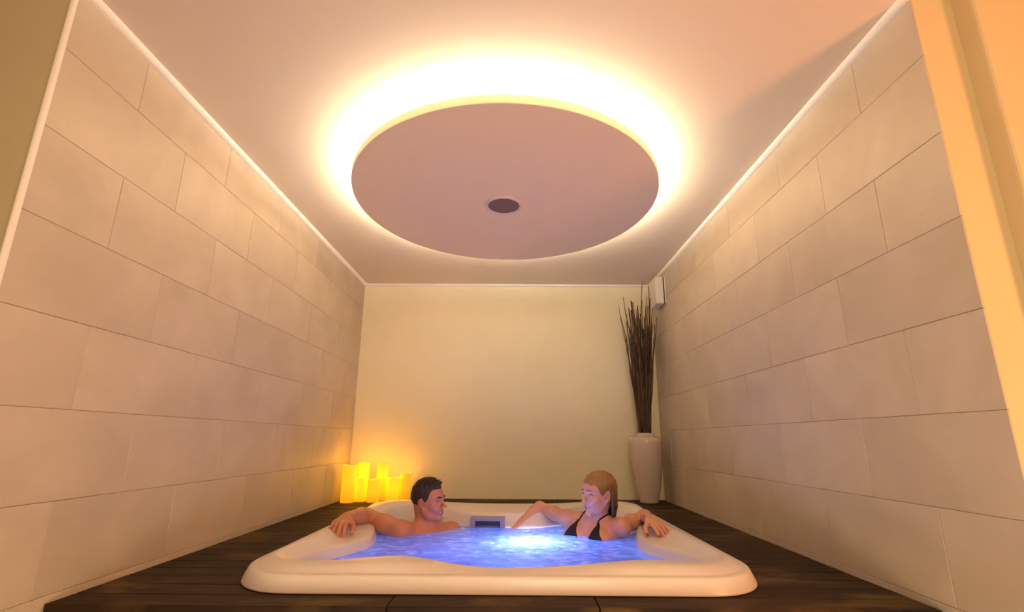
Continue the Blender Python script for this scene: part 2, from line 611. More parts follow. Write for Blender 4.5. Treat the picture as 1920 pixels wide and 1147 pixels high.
# ------------------------------------------------------------------ water
WZ = -.020
R_w = R_w0 + .004
bm = bmesh.new()
rows = []
NR = 130
lx, ly = WATER_LAMP[0], WATER_LAMP[1]
for k in range(1, NR + 1):
    f = k / NR
    row = []
    for i in range(NA):
        x = CX + R_w[i] * f * math.cos(ANG[i])
        yv = CY + R_w[i] * f * math.sin(ANG[i])
        d = math.hypot(x - lx, (yv - ly))
        churn = .45 + 1.6 * math.exp(-(d / .30) ** 2)
        h = noise.noise(Vector((x * 6, yv * 9, 1.3))) * .0045 + noise.noise(Vector((x * 15 + yv * 6, yv * 24, 4.1))) * .003 * churn + noise.noise(Vector((x * 38, yv * 50, 8.8))) * .0022 * churn
        h += .006 * math.exp(-(d / .16) ** 2)
        h *= min(1, (1 - f) * 8 + .25)
        row.append(bm.verts.new((x, yv, WZ + h)))
    rows.append(row)
c0 = bm.verts.new((CX, CY, WZ))
for i in range(NA):
    bm.faces.new((c0, rows[0][i], rows[0][(i + 1) % NA]))
for a, c in zip(rows, rows[1:]):
    for i in range(NA):
        j = (i + 1) % NA
        bm.faces.new((a[i], c[i], c[j], a[j]))
M_water = bpy.data.materials.new('aerated_water')
M_water.use_nodes = True
n, l = M_water.node_tree.nodes, M_water.node_tree.links
n.remove(n['Principled BSDF'])
out = n['Material Output']
tr = n.new('ShaderNodeBsdfTranslucent')
tr.inputs[0].default_value = (.50, .60, 1.0, 1)
n_tr = tr
df = n.new('ShaderNodeBsdfDiffuse')
df.inputs[0].default_value = (.14, .22, .50, 1)
tp = n.new('ShaderNodeBsdfTransparent')
tp.inputs[0].default_value = (.55, .66, 1.0, 1)
gl = n.new('ShaderNodeBsdfGlossy')
gl.inputs['Roughness'].default_value = .12
gl.inputs[0].default_value = (1, 1, 1, 1)
geo = n.new('ShaderNodeNewGeometry')
mp = n.new('ShaderNodeMapping')
mp.inputs['Scale'].default_value = (5, 11, 1)
mp.inputs['Rotation'].default_value = (0, 0, .35)
l.new(geo.outputs['Position'], mp.inputs[0])
nz = n.new('ShaderNodeTexNoise')
nz.inputs['Scale'].default_value = 2.2
nz.inputs['Detail'].default_value = 7
nz.inputs['Roughness'].default_value = .68
nz.inputs['Distortion'].default_value = 1.4
l.new(mp.outputs[0], nz.inputs['Vector'])
bp = n.new('ShaderNodeBump')
bp.inputs['Strength'].default_value = .5
bp.inputs['Distance'].default_value = .01
l.new(nz.outputs['Fac'], bp.inputs['Height'])
l.new(bp.outputs['Normal'], gl.inputs['Normal'])
mr = n.new('ShaderNodeMapRange')          # bubbles: more or less clear water
mr.inputs['From Min'].default_value = .36
mr.inputs['From Max'].default_value = .66
mr.inputs['To Min'].default_value = .82
mr.inputs['To Max'].default_value = .985
l.new(nz.outputs['Fac'], mr.inputs['Value'])
wc = n.new('ShaderNodeValToRGB')          # clear dark blue water between pale clouds of bubbles
wc.color_ramp.elements[0].position = .36
wc.color_ramp.elements[0].color = (.06, .18, .70, 1)
wc.color_ramp.elements[1].position = .66
wc.color_ramp.elements[1].color = (.72, .80, 1.0, 1)
e = wc.color_ramp.elements.new(.52)
e.color = (.28, .46, .95, 1)
l.new(nz.outputs['Fac'], wc.inputs[0])
l.new(wc.outputs[0], tr.inputs[0])
m1 = n.new('ShaderNodeMixShader')
m1.inputs[0].default_value = .30
l.new(tr.outputs[0], m1.inputs[1])
l.new(df.outputs[0], m1.inputs[2])
m2 = n.new('ShaderNodeMixShader')
l.new(mr.outputs[0], m2.inputs[0])
l.new(tp.outputs[0], m2.inputs[1])
l.new(m1.outputs[0], m2.inputs[2])
fr = n.new('ShaderNodeFresnel')
fr.inputs['IOR'].default_value = 1.33
l.new(bp.outputs['Normal'], fr.inputs['Normal'])
m3 = n.new('ShaderNodeMixShader')
l.new(fr.outputs[0], m3.inputs[0])
l.new(m2.outputs[0], m3.inputs[1])
l.new(gl.outputs[0], m3.inputs[2])
l.new(m3.outputs[0], out.inputs['Surface'])
bm.normal_update()
water_me = from_bm('water', bm)
if sum(p.normal.z for p in water_me.polygons) < 0:
    water_me.flip_normals()
water = link('bubbling_water', water_me, M_water, smooth=True)
tag(water, 'blue lit bubbling water filling the white hot tub', 'water', kind='stuff')

# ------------------------------------------------------------------ ceiling light: hanging disc with a hidden ring of light
DX, DY, DR = -.0521, 2.4628, .8433
DZ = CEIL - .10
light = empty('ceiling_light', (DX, DY, CEIL))
tag(light, 'round white ceiling disc floating below the ceiling with a glowing ring', 'ceiling light')
pr = [(0, -.10), (DR - .002, -.10), (DR, -.098), (DR, -.058), (DR - .008, -.058), (DR - .008, -.068), (0, -.068)]
disc = link('disc', lathe_mesh('disc', pr, 128), M_disc, light)
pr = [(DR - .075, -.0675), (DR - .045, -.0675), (DR - .040, -.062), (DR - .042, -.053), (DR - .060, -.048), (DR - .075, -.053)]
link('led_ring', lathe_mesh('led_ring', pr, 128, close=True), M_led, light)['label'] = 'warm white glowing ring above the disc edge'
link('spacer', lathe_mesh('spacer', [(0, .0), (.55, 0), (.55, -.0685), (0, -.0685)], 64), M_ceil, light)
for p_ in disc.data.polygons:
    p_.use_smooth = False
spk = empty('ceiling_speaker', (-.063, 2.459, DZ))
tag(spk, 'small round speaker with dark mesh set in the ceiling disc', 'speaker')
link('speaker_rim', lathe_mesh('speaker_rim', [(.088, .004), (.090, -.010), (.096, -.013), (.102, -.010), (.106, -.002), (.106, .0), (.088, .004)], 48), M_rimsp, spk, smooth=True)
link('speaker_mesh', lathe_mesh('speaker_mesh', [(0, -.009), (.05, -.0085), (.091, -.006), (.091, .0), (0, .0)], 48), M_mesh, spk)

# ------------------------------------------------------------------ white box high on the right wall
wb = empty('loudspeaker_box', (XR, 3.86, 1.72))
tag(wb, 'slim white box fixed high on the right tiled wall beside the twigs', 'wall box')
link('casing', box_mesh('casing', (-.085, -.085, -.125), (-.018, .10, .115), .008, 2), M_white, wb)
link('gap_shade', box_mesh('gap_shade', (-.018, -.080, -.120), (-.010, .095, .110)), M_shadowgap, wb)  # dark slab standing in for the shade between casing and bracket
link('wall_bracket', box_mesh('wall_bracket', (-.010, -.085, -.125), (.0, .10, .115), .003), M_white, wb)

# ------------------------------------------------------------------ vase with twigs
VX, VY = 1.083, 3.975
prof = [(0, .002), (.070, .002), (.076, .008), (.074, .018), (.082, .05), (.100, .14), (.116, .25), (.126, .36), (.130, .44), (.130, .485), (.124, .505), (.106, .514), (.082, .517), (.076, .523),
        (.075, .536), (.077, .541), (.073, .543), (.069, .537), (.069, .50), (.068, .30), (.06, .06), (0, .05)]
vase = link('vase', lathe_mesh('vase', prof, 64), M_vase, smooth=True, loc=(VX, VY, 0))
tag(vase, 'tall white glazed floor vase holding a bundle of dark twigs', 'vase')
rnd = random.Random(3)
TWIG_LABELS = {0: 'thin twig leaning farthest left out of the bundle in the vase', 1: 'thin twig just inside the one leaning farthest left',
               2: 'thin upright twig rising above the left side of the bundle', 3: 'tallest twig, its tip rising above the middle of the bundle',
               4: 'tall twig whose tip reaches beside the white wall box', 6: 'short twig leaning towards the right tiled wall'}
# tips: offset from the vase axis, height above the deck
tips = [(-.172, -.03, 1.625), (-.150, .0, 1.56), (-.108, .02, 1.72), (.030, -.05, 1.835), (.120, .02, 1.82), (.100, -.04, 1.69), (.150, -.03, 1.52), (.065, -.05, 1.70), (.02, -.07, 1.66), (-.06, -.05, 1.66)]
for k in range(96):
    tips.append((rnd.uniform(-.105, .135), rnd.uniform(-.10, .10), rnd.uniform(1.28, 1.66)))
for k, (tx, ty, tz) in enumerate(tips):
    a0 = rnd.uniform(0, 2 * PI)
    rr = .055 * math.sqrt(rnd.random())
    bx, by = rr * math.cos(a0), rr * math.sin(a0)
    if k > 9 or True:       # root the twig on its own side of the neck
        bx = max(-.055, min(.055, .32 * tx + .35 * bx))
        by = max(-.045, min(.045, .30 * ty + .45 * by))
        s = math.hypot(bx, by)
        if s > .056:
            bx, by = bx * .056 / s, by * .056 / s
    pts, rad = [], []
    n_ = 11
    w1, w2 = rnd.uniform(-1, 1), rnd.uniform(-1, 1)
    for i in range(n_ + 1):
        f = i / n_
        z = .08 + (tz - .08) * f
        g = 0 if z < .54 else ((z - .54) / (tz - .54))
        g2 = g ** 1.15
        wob = .007 * math.sin(g * 9 + w1 * 6) * g + .008 * noise.noise(Vector((k * 3.1, z * 6, w2)))* (g > 0)
        pts.append((VX + bx + (tx - bx) * g2 + wob, VY + by + (ty - by) * g2 + wob * w2, z))
        rad.append(.0068 * (1 - .62 * f) * rnd.uniform(.85, 1.15))
    o = link('twig', tube_mesh('twig', pts, rad, 6), M_twig, smooth=True)
    tag(o, TWIG_LABELS.get(k, 'thin dark brown twig in the bundle standing in the white vase'), 'twig', 'twigs in the white vase')

# ------------------------------------------------------------------ candles
# x, y, radius, height, label
CANDLES = [(-1.295, 3.885, .054, .278, 'tall thick yellow glowing candle nearest the left tiled wall'),
           (-1.235, 4.050, .048, .292, 'tall glowing candle behind the leftmost one, in the wall corner'),
           (-1.215, 3.945, .047, .185, 'medium glowing candle between the leftmost tall one and the short one'),
           (-1.105, 3.915, .048, .172, 'short glowing candle standing at the front of the middle'),
           (-1.075, 4.040, .046, .292, 'tall brightest candle at the back of the middle'),
           (-.972, 3.985, .052, .180, 'short wide candle right of the tall bright one'),
           (-.888, 4.055, .046, .205, 'candle with slanted top at the right end of the group')]
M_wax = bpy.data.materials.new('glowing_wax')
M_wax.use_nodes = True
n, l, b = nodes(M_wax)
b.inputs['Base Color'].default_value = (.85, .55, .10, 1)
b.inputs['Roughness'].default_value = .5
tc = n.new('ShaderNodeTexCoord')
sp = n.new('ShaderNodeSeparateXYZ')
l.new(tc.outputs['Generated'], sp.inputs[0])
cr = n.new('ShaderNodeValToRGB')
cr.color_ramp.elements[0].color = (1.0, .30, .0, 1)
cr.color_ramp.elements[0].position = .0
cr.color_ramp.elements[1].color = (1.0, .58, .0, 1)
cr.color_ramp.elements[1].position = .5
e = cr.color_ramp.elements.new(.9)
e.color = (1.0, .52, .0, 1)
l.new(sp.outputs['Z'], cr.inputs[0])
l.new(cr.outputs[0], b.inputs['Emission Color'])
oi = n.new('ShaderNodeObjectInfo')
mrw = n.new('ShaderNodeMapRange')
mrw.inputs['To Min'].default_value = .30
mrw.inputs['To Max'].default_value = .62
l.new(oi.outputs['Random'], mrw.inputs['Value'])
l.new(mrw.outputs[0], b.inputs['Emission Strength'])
M_wick = mat('wick', (.03, .02, .01), .9)
for i, (x, yv, r, h, lab) in enumerate(CANDLES):
    root = empty('pillar_candle', (x, yv, 0))
    tag(root, lab, 'candle', 'glowing pillar candles in the corner')
    bm = bmesh.new()
    seg = 28
    slant = .10 if i == 6 else .0
    prof_ = [(r * .97, 0), (r, .004), (r * .995, h * .5), (r, h - .006), (r * .97, h), (r * .86, h - .003), (r * .78, h - .018), (r * .4, h - .024)]
    rws = []
    for (rr, z) in prof_:
        row = []
        for s in range(seg):
            t = 2 * PI * s / seg
            wav = .004 * math.sin(3 * t + i) * (z > h * .8) + slant * rr * math.cos(t) * (z > h * .8) * 2.2
            k_ = 1 + .02 * noise.noise(Vector((math.cos(t) * 2, math.sin(t) * 2 + i * 7, z * 9)))
            row.append(bm.verts.new((rr * k_ * math.cos(t), rr * k_ * math.sin(t), max(0.0005, z + wav))))
        rws.append(row)
    for a, c in zip(rws, rws[1:]):
        for s in range(seg):
            j = (s + 1) % seg
            bm.faces.new((a[s], a[j], c[j], c[s]))
    bm.faces.new(rws[0][::-1])
    bm.faces.new(rws[-1])
    link('wax_body', from_bm('wax_body', bm), M_wax, root, smooth=True)
    link('wick', tube_mesh('wick', [(0, 0, h - .026), (.001, 0, h - .012), (.003, 0, h - .004)], [.0015, .0014, .001], 6), M_wick, root)
    p = lamp('candle_glow', 'POINT', (0, 0, h + .035), (1.0, .43, .008), .21, .03)
    p.parent = root
#PEOPLE
# ------------------------------------------------------------------ people: smooth implicit bodies turned into one mesh each
class Body:
    def __init__(self):
        self.p = []          # (op, kind, params, k, tag)

    def cap(self, a, b, r1, r2=None, k=.02, op='u', tag=None):
        self.p.append((op, 'c', (np.array(a, float), np.array(b, float), r1, r1 if r2 is None else r2), k, tag))

    def ell(self, c, ax, r, k=.02, op='u', tag=None):
        self.p.append((op, 'e', (np.array(c, float), np.array(ax, float), np.array(r, float)), k, tag))

    def plane(self, c, nrm, k=.005, op='i'):
        nv = np.array(nrm, float)
        self.p.append((op, 'p', (np.array(c, float), nv / np.linalg.norm(nv)), k, None))

    def func(self, f, k=.005, op='i'):
        self.p.append((op, 'f', f, k, None))


def prim(kind, pr, P):
    if kind == 'c':
        a, b, r1, r2 = pr
        ab = b - a
        t = np.clip(((P - a) @ ab) / max(ab @ ab, 1e-12), 0, 1)
        return np.linalg.norm(P - a - t[:, None] * ab, axis=1) - (r1 + (r2 - r1) * t)
    if kind == 'e':
        c, ax, r = pr
        q = (P - c) @ ax.T
        k0 = np.linalg.norm(q / r, axis=1)
        k1 = np.linalg.norm(q / (r * r), axis=1)
        return np.where(k1 < 1e-6, -r.min(), k0 * (k0 - 1) / np.maximum(k1, 1e-9))
    if kind == 'p':
        return (P - pr[0]) @ pr[1]
    return pr(P)


def smin(a, b, k):
    h = np.clip(.5 + .5 * (b - a) / k, 0, 1)
    return b + (a - b) * h - k * h * (1 - h)


def evalb(body, P, act=None):
    d = np.full(len(P), 1.0)
    for i, (op, kind, pr, k, tg) in enumerate(body.p):
        if act is not None and not act[i]:
            continue
        q = prim(kind, pr, P)
        if op == 'u':
            d = smin(d, q, k)
        elif op == 's':
            d = -smin(-d, q, k)
        else:
            d = -smin(-d, -q, k)
    return d


def nearby(body, c, r):
    """only the shapes of a body within r of c"""
    bb = Body()
    bb.p = [q for q in body.p if prim(q[1], q[2], np.array(c, float)[None])[0] < r]
    return bb


def bounds(body):
    lo, hi = np.full(3, 1e9), np.full(3, -1e9)
    for op, kind, pr, k, tg in body.p:
        if op != 'u':
            continue
        if kind == 'c':
            r = max(pr[2], pr[3])
            for q in (pr[0], pr[1]):
                lo, hi = np.minimum(lo, q - r), np.maximum(hi, q + r)
        elif kind == 'e':
            r = pr[2].max()
            lo, hi = np.minimum(lo, pr[0] - r), np.maximum(hi, pr[0] + r)
    return lo - .02, hi + .02


def mesh_body(name, body, h, box_=None, refine=None):
    """surface nets on a grid of spacing h, worked block by block near the surface"""
    lo, hi = bounds(body) if box_ is None else (np.array(box_[0], float), np.array(box_[1], float))
    B = 8
    nb = np.ceil((hi - lo) / (h * B)).astype(int)
    N = nb * B + 1
    V = np.ones(N, np.float32)
    gi = np.stack(np.meshgrid(*[np.arange(k) for k in nb], indexing='ij'), -1).reshape(-1, 3)
    cen = lo + (gi + .5) * B * h
    half = B * h * .5 * 1.7321 * 1.25
    D = np.stack([prim(kind, pr, cen) for op, kind, pr, k, tg in body.p], 1)
    ks = np.array([p_[3] for p_ in body.p])
    uni = np.array([p_[0] == 'u' for p_ in body.p])
    active = D < half + ks[None, :] * 1.0 + .004
    for i, p_ in enumerate(body.p):
        if p_[0] == 'i':
            active[:, i] = D[:, i] > -(half + ks[i] + .004)
    tot = evalb(body, cen)
    off = np.stack(np.meshgrid(*[np.arange(B + 1)] * 3, indexing='ij'), -1).reshape(-1, 3)
    anyu = (active & uni[None, :]).any(1)
    for bi in range(len(gi)):
        g = gi[bi] * B
        sl = tuple(slice(g[a], g[a] + B + 1) for a in range(3))
        if not anyu[bi]:
            continue
        if abs(tot[bi]) > half * 1.6 + .05:
            if tot[bi] < 0:
                V[sl] = -1
            continue
        V[sl] = evalb(body, lo + (g + off) * h, active[bi]).reshape(B + 1, B + 1, B + 1)
    S = V < 0
    c8 = [S[a:N[0] - 1 + a, b_:N[1] - 1 + b_, c:N[2] - 1 + c] for a in (0, 1) for b_ in (0, 1) for c in (0, 1)]
    cnt = sum(x.astype(np.int8) for x in c8)
    cells = np.argwhere((cnt > 0) & (cnt < 8))
    idx = np.full(tuple(N - 1), -1, np.int32)
    idx[tuple(cells.T)] = np.arange(len(cells))
    acc = np.zeros((len(cells), 3))
    num = np.zeros(len(cells))
    cor = [(a, b_, c) for a in (0, 1) for b_ in (0, 1) for c in (0, 1)]
    for ca in cor:
        for ax in range(3):
            if ca[ax] == 1:
                continue
            cb = list(ca)
            cb[ax] = 1
            va = V[cells[:, 0] + ca[0], cells[:, 1] + ca[1], cells[:, 2] + ca[2]].astype(float)
            vb = V[cells[:, 0] + cb[0], cells[:, 1] + cb[1], cells[:, 2] + cb[2]].astype(float)
            m = (va < 0) != (vb < 0)
            t = np.where(m, va / np.where(m, va - vb, 1), 0)
            pt = np.array(ca, float)[None, :].repeat(len(cells), 0)
            pt[:, ax] += t
            acc[m] += pt[m]
            num[m] += 1
    verts = lo + (cells + acc / num[:, None]) * h
    # one projection step onto the true surface
    for _ in range(1):
        e = h * .5
        d0 = evalb(body, verts)
        gr = np.stack([evalb(body, verts + np.eye(3)[a] * e) - d0 for a in range(3)], 1) / e
        g2 = np.maximum((gr * gr).sum(1), .2)
        verts = verts - np.clip(d0 / g2, -h, h)[:, None] * gr
    faces = []
    for ax in range(3):
        o1, o2 = [a for a in range(3) if a != ax]
        A = S[tuple(slice(0, N[a] - 1) if a == ax else slice(1, N[a] - 1) for a in range(3))]
        Bq = S[tuple(slice(1, N[a]) if a == ax else slice(1, N[a] - 1) for a in range(3))]
        e = np.argwhere(A != Bq)
        flip = A[tuple(e.T)]
        e = e + np.array([0 if a == ax else 1 for a in range(3)])

        def cell(d1, d2):
            q = e.copy()
            q[:, o1] -= d1
            q[:, o2] -= d2
            return idx[tuple(q.T)]
        quad = np.stack([cell(1, 1), cell(0, 1), cell(0, 0), cell(1, 0)], 1)
        if ax == 1:
            flip = ~flip
        quad[~flip] = quad[~flip][:, ::-1]
        faces.append(quad)
    faces = np.concatenate(faces)
    faces = faces[(faces >= 0).all(1)]
    me = bpy.data.meshes.new(name)
    me.vertices.add(len(verts))
    me.vertices.foreach_set('co', verts.astype(np.float32).ravel())
    me.loops.add(len(faces) * 4)
    me.loops.foreach_set('vertex_index', faces.astype(np.int32).ravel())
    me.polygons.add(len(faces))
    me.polygons.foreach_set('loop_start', np.arange(0, len(faces) * 4, 4, dtype=np.int32))
    me.polygons.foreach_set('loop_total', np.full(len(faces), 4, np.int32))
    me.update(calc_edges=True)
    me.validate()
    me.polygons.foreach_set('use_smooth', np.ones(len(me.polygons), bool))
    if refine is not None:
        bmr = bmesh.new()
        bmr.from_mesh(me)
        rc, rr = Vector(refine[0]), refine[1]
        ed = [e for e in bmr.edges if (e.verts[0].co - rc).length < rr]
        bmesh.ops.subdivide_edges(bmr, edges=ed, cuts=1, use_grid_fill=True)
        bmr.to_mesh(me)
        bmr.free()
        verts = np.empty(len(me.vertices) * 3, np.float32)
        me.vertices.foreach_get('co', verts)
        verts = verts.reshape(-1, 3).astype(float)
        ii = np.where(np.linalg.norm(verts - np.array(refine[0]), axis=1) < rr + .004)[0]
        bb = Body()
        bb.p = [q for q in body.p]
        near = np.array([np.abs(prim(kd, pr, np.array(refine[0], float)[None])[0]) < rr + .08 for op, kd, pr, k, tg in body.p])
        for _ in range(3):
            vv = verts[ii]
            d0 = evalb(body, vv, near)
            e = .0008
            gr = np.stack([evalb(body, vv + np.eye(3)[a] * e, near) - d0 for a in range(3)], 1) / e
            g2 = np.maximum((gr * gr).sum(1), .25)
            verts[ii] = vv - np.clip(d0 / g2, -.0015, .0015)[:, None] * gr
        me.vertices.foreach_set('co', verts.astype(np.float32).ravel())
        me.update()
        me.polygons.foreach_set('use_smooth', np.ones(len(me.polygons), bool))
    # colour tags: faces nearest to a tagged primitive take that primitive's material slot
    tags = [(tg, kind, pr) for op, kind, pr, k, tg in body.p if tg is not None]
    if tags:
        ctr = np.empty(len(me.polygons) * 3, np.float32)
        me.polygons.foreach_get('center', ctr)
        ctr = ctr.reshape(-1, 3).astype(float)
        mi = np.zeros(len(ctr), np.int32)
        for tg, kind, pr in tags:
            slot, tol = tg
            a_, b_ = (pr[0], pr[1]) if kind == 'c' else (pr[0], pr[0])
            near = np.linalg.norm(ctr - (a_ + b_) / 2, axis=1) < .08
            ii = np.where(near)[0]
            if len(ii):
                q = prim(kind, pr, ctr[ii])
                mi[ii[q < tol]] = slot
        me.polygons.foreach_set('material_index', mi)
    return me


class Frame:
    """local axes of a head or hand: right-hand set L (person's left), F (forward), U (up)"""

    def __init__(self, o, L, F, U, s=1.0):
        self.o, self.s = np.array(o, float), s
        self.L, self.F, self.U = (np.array(v, float) for v in (L, F, U))

    def __call__(self, l, f, u):
        return self.o + self.s * (l * self.L + f * self.F + u * self.U)

    @property
    def ax(self):
        return np.array([self.L, self.F, self.U])


def frame_from(o, yaw, pitch=0, roll=0, s=1.0):
    """yaw: 0 looks to the camera (-y), positive turns towards +x; pitch>0 looks up; roll tilts the head to its left"""
    F = np.array([math.sin(yaw), -math.cos(yaw), 0])
    L = np.array([math.cos(yaw), math.sin(yaw), 0])
    U = np.array([0, 0, 1.0])
    F, U = math.cos(pitch) * F + math.sin(pitch) * U, math.cos(pitch) * U - math.sin(pitch) * F
    L, U = math.cos(roll) * L - math.sin(roll) * U, math.cos(roll) * U + math.sin(roll) * L
    return Frame(o, L, F, U, s)


def head(b, h, female=False):
    s = h.s

    def E(c, r, k=.02, op='u', tag=None):
        b.ell(h(*c), h.ax, np.array(r) * s, k * s, op, tag)

    def C(a, c, r1, r2=None, k=.02, op='u', tag=None):
        b.cap(h(*a), h(*c), r1 * s, None if r2 is None else r2 * s, k * s, op, tag)
    jw = .031 if female else .046
    gx = .050 if female else .056
    E((0, -.014, .030), (.074, .097, .084), .03)
    E((0, .028, -.028), (.059 if female else .061, .062, .082), .03)
    E((0, .050, .032), (.056, .038, .048), .03)              # forehead
    for g in (-1, 1):
        C((g * gx, .000, -.045), (g * jw, .022, -.080), .014 if female else .016, .013 if female else .015, .025)
        C((g * jw, .022, -.080), (0, .062, -.102), .013 if female else .015, .014, .025)
        E((g * .040, .056, -.030), (.022, .020, .017), .02)   # cheek
        E((g * .030, .068, -.046), (.014, .015, .014), .016)  # smiling cheek fold
        C((g * .043, .074, .020), (g * .010, .089, .017), .0075 if female else .0095, .0085, .014)
    E((0, .074, -.101), (.017, .014, .012), .016)
    E((0, .064, -.066), (.026, .022, .020), .016)              # mouth mound

    def surf(l_, u_):
        """forward position of the skin at (l, u)"""
        f = np.linspace(.15, .03, 241)
        d = evalb(b, np.array([h(l_, q, u_) for q in f]))
        k = np.argmax(d < 0)
        return f[k] if (d < 0).any() else .05
    h.eye = []
    for g in (-1, 1):
        f0 = surf(g * .031, .0)
        E((g * .031, f0 + .007, .000), (.017, .0175, .0105), .008, 's')   # eye socket
        f1 = surf(g * .031, .0)
        c = (g * .031, f1 - .0060, -.0005)
        h.eye.append(c)
        h.lash = getattr(h, 'lash', [])

        def onball(az, el, r):
            return (c[0] + g * r * math.cos(el) * math.sin(az), c[1] + r * math.cos(el) * math.cos(az), c[2] + r * math.sin(el))
        for el, tg in ((.36, None), (.62, None), (.95, None), (-.28, None), (-.55, None), (-.9, None)):
            pts = [onball(az, el * (1 - .55 * (abs(az + .05) / 1.0) ** 2), .0132) for az in (-.95, -.6, -.2, .2, .6, .95)]
            for q0, q1 in zip(pts, pts[1:]):
                C(q0, q1, .0026, None, .0025, 'u', tg)
            if el == .36:
                h.lash.append([h(*onball(az, (el - .17) * (1 - .55 * ((az + .05) ** 2)), .0165)) for az in (-.8, -.5, -.2, .1, .4, .7, .95, 1.15)])
    # nose
    ns = .86 if female else 1.0
    fb = surf(0, .004)
    C((0, fb - .004, .008), (0, fb + .017 * ns, -.029), .0065 * ns, .0085 * ns, .012)
    E((0, fb + .0195 * ns, -.0335), (.0098 * ns, .0105 * ns, .009 * ns), .006)
    for g in (-1, 1):
        E((g * .0115 * ns, fb + .0095 * ns, -.0375), (.0075 * ns, .0095 * ns, .007 * ns), .005)
        E((g * .0055 * ns, fb + .013 * ns, -.0455), (.0036, .0055, .0035), .002, 's')
    # mouth: an open smile; everything follows the skin
    N_ = 8
    xs = [-.0275 + .055 * i / N_ for i in range(N_ + 1)]
    mid = [-.0695 + .0085 * (x / .0275) ** 2 for x in xs]
    sf = [surf(x, u) for x, u in zip(xs, mid)]
    h.mouth = list(zip(xs, mid, sf))
    for i in range(N_):
        w0, w1 = (max(.0016, .0056 * (1 - (xs[j] / .029) ** 2)) for j in (i, i + 1))
        C((xs[i], sf[i] - .0015, mid[i]), (xs[i + 1], sf[i + 1] - .0015, mid[i + 1]), w0, w1, .0015, 's')
    for i in range(N_):
        for sg, rr in ((1, .0023), (-1, .0031)):
            q = []
            for j in (i, i + 1):
                op = .0062 * (1 - (xs[j] / .0300) ** 2) + .0010
                q.append(((xs[j], sf[j] + .0002 - .001 * abs(xs[j]) / .0255, mid[j] + sg * op), max(.0017, rr * (1 - .4 * (xs[j] / .0275) ** 2))))
            C(q[0][0], q[1][0], q[0][1], q[1][1], .0022, 'u', (1, .0010))
    # ears
    for g in (-1, 1):
        c = h(g * .075, -.008, -.006)
        a1 = .35
        eL = h.L * math.cos(a1) * g - h.F * math.sin(a1)
        eF = h.F * math.cos(a1) + h.L * g * math.sin(a1)
        b.ell(c, np.array([eL, eF, h.U]), np.array((.009, .019, .033)) * s, .006 * s)
        b.ell(h(g * .0855, -.002, -.003), np.array([eL, eF, h.U]), np.array((.007, .010, .019)) * s, .004 * s, 's')
        b.cap(h(g * .074, .006, -.030), h(g * .074, .004, -.036), .0075 * s, .007 * s, .006 * s)


def lay_on(body, P, off, n_=14):
    """move points onto the skin, at the given height above it"""
    P = np.array(P, float)
    for _ in range(n_):
        d0 = evalb(body, P)
        gr = np.stack([evalb(body, P + np.eye(3)[a] * .002) - d0 for a in range(3)], 1) / .002
        P = P - (d0 - off)[:, None] * gr / np.maximum((gr * gr).sum(1), .3)[:, None] * .8
    return P


def face_parts(b, h, root, brow, female=False):
    for g, c in zip((-1, 1), h.eye):
        bm = bmesh.new()
        bmesh.ops.create_uvsphere(bm, u_segments=24, v_segments=20, radius=.0126 * h.s)
        me = from_bm('eye', bm)
        me.materials.append(M_eye)
        me.materials.append(M_iris)
        for p in me.polygons:
            p.use_smooth = True
            p.material_index = 1 if p.center.z > .0105 * h.s else 0
        o = bpy.data.objects.new('eye', me)
        col.objects.link(o)
        o.location = h(*c)
        o.rotation_euler = Vector(h.F).to_track_quat('Z', 'Y').to_euler()
        adopt(o, root)
        ts = [i / 8 for i in range(9)]
        P = lay_on(b, [h(g * (.013 + .034 * t), .100 - .02 * t, .0185 + .006 * math.sin(t * 2.5) - .003 * t) for t in ts], .0006)
        th = .0026 if female else .0042
        o = link('eyebrow', tube_mesh('eyebrow', [Vector(q) for q in P], [th * h.s * w for w in (.7, .95, 1, 1, 1, .95, .8, .6, .3)], 8), brow, smooth=True)
        adopt(o, root)
    for ls in h.lash:
        P = lay_on(b, ls, .0004)
        o = link('eyelash', tube_mesh('eyelash', [Vector(q) for q in P], [.0019 * h.s * w for w in (.5, .9, 1, 1, 1, .9, .7, .4)], 8), brow, smooth=True)
        adopt(o, root)
    # teeth: a curved strip behind the lips
    bm = bmesh.new()
    rws = []
    for x, u, f in h.mouth[1:-1]:
        op = .0066 * (1 - (x / .0285) ** 2)
        rws.append([bm.verts.new(h(x, f - .0028, u + op)), bm.verts.new(h(x, f - .0034, u - op * .45)), bm.verts.new(h(x, f - .009, u - op * .45)), bm.verts.new(h(x, f - .009, u + op))])
    for a, c in zip(rws, rws[1:]):
        for i in range(4):
            j = (i + 1) % 4
            bm.faces.new((a[i], a[j], c[j], c[i]))
    bm.faces.new(rws[0])
    bm.faces.new(rws[-1][::-1])
    adopt(link('teeth', from_bm('teeth', bm), M_teeth), root)


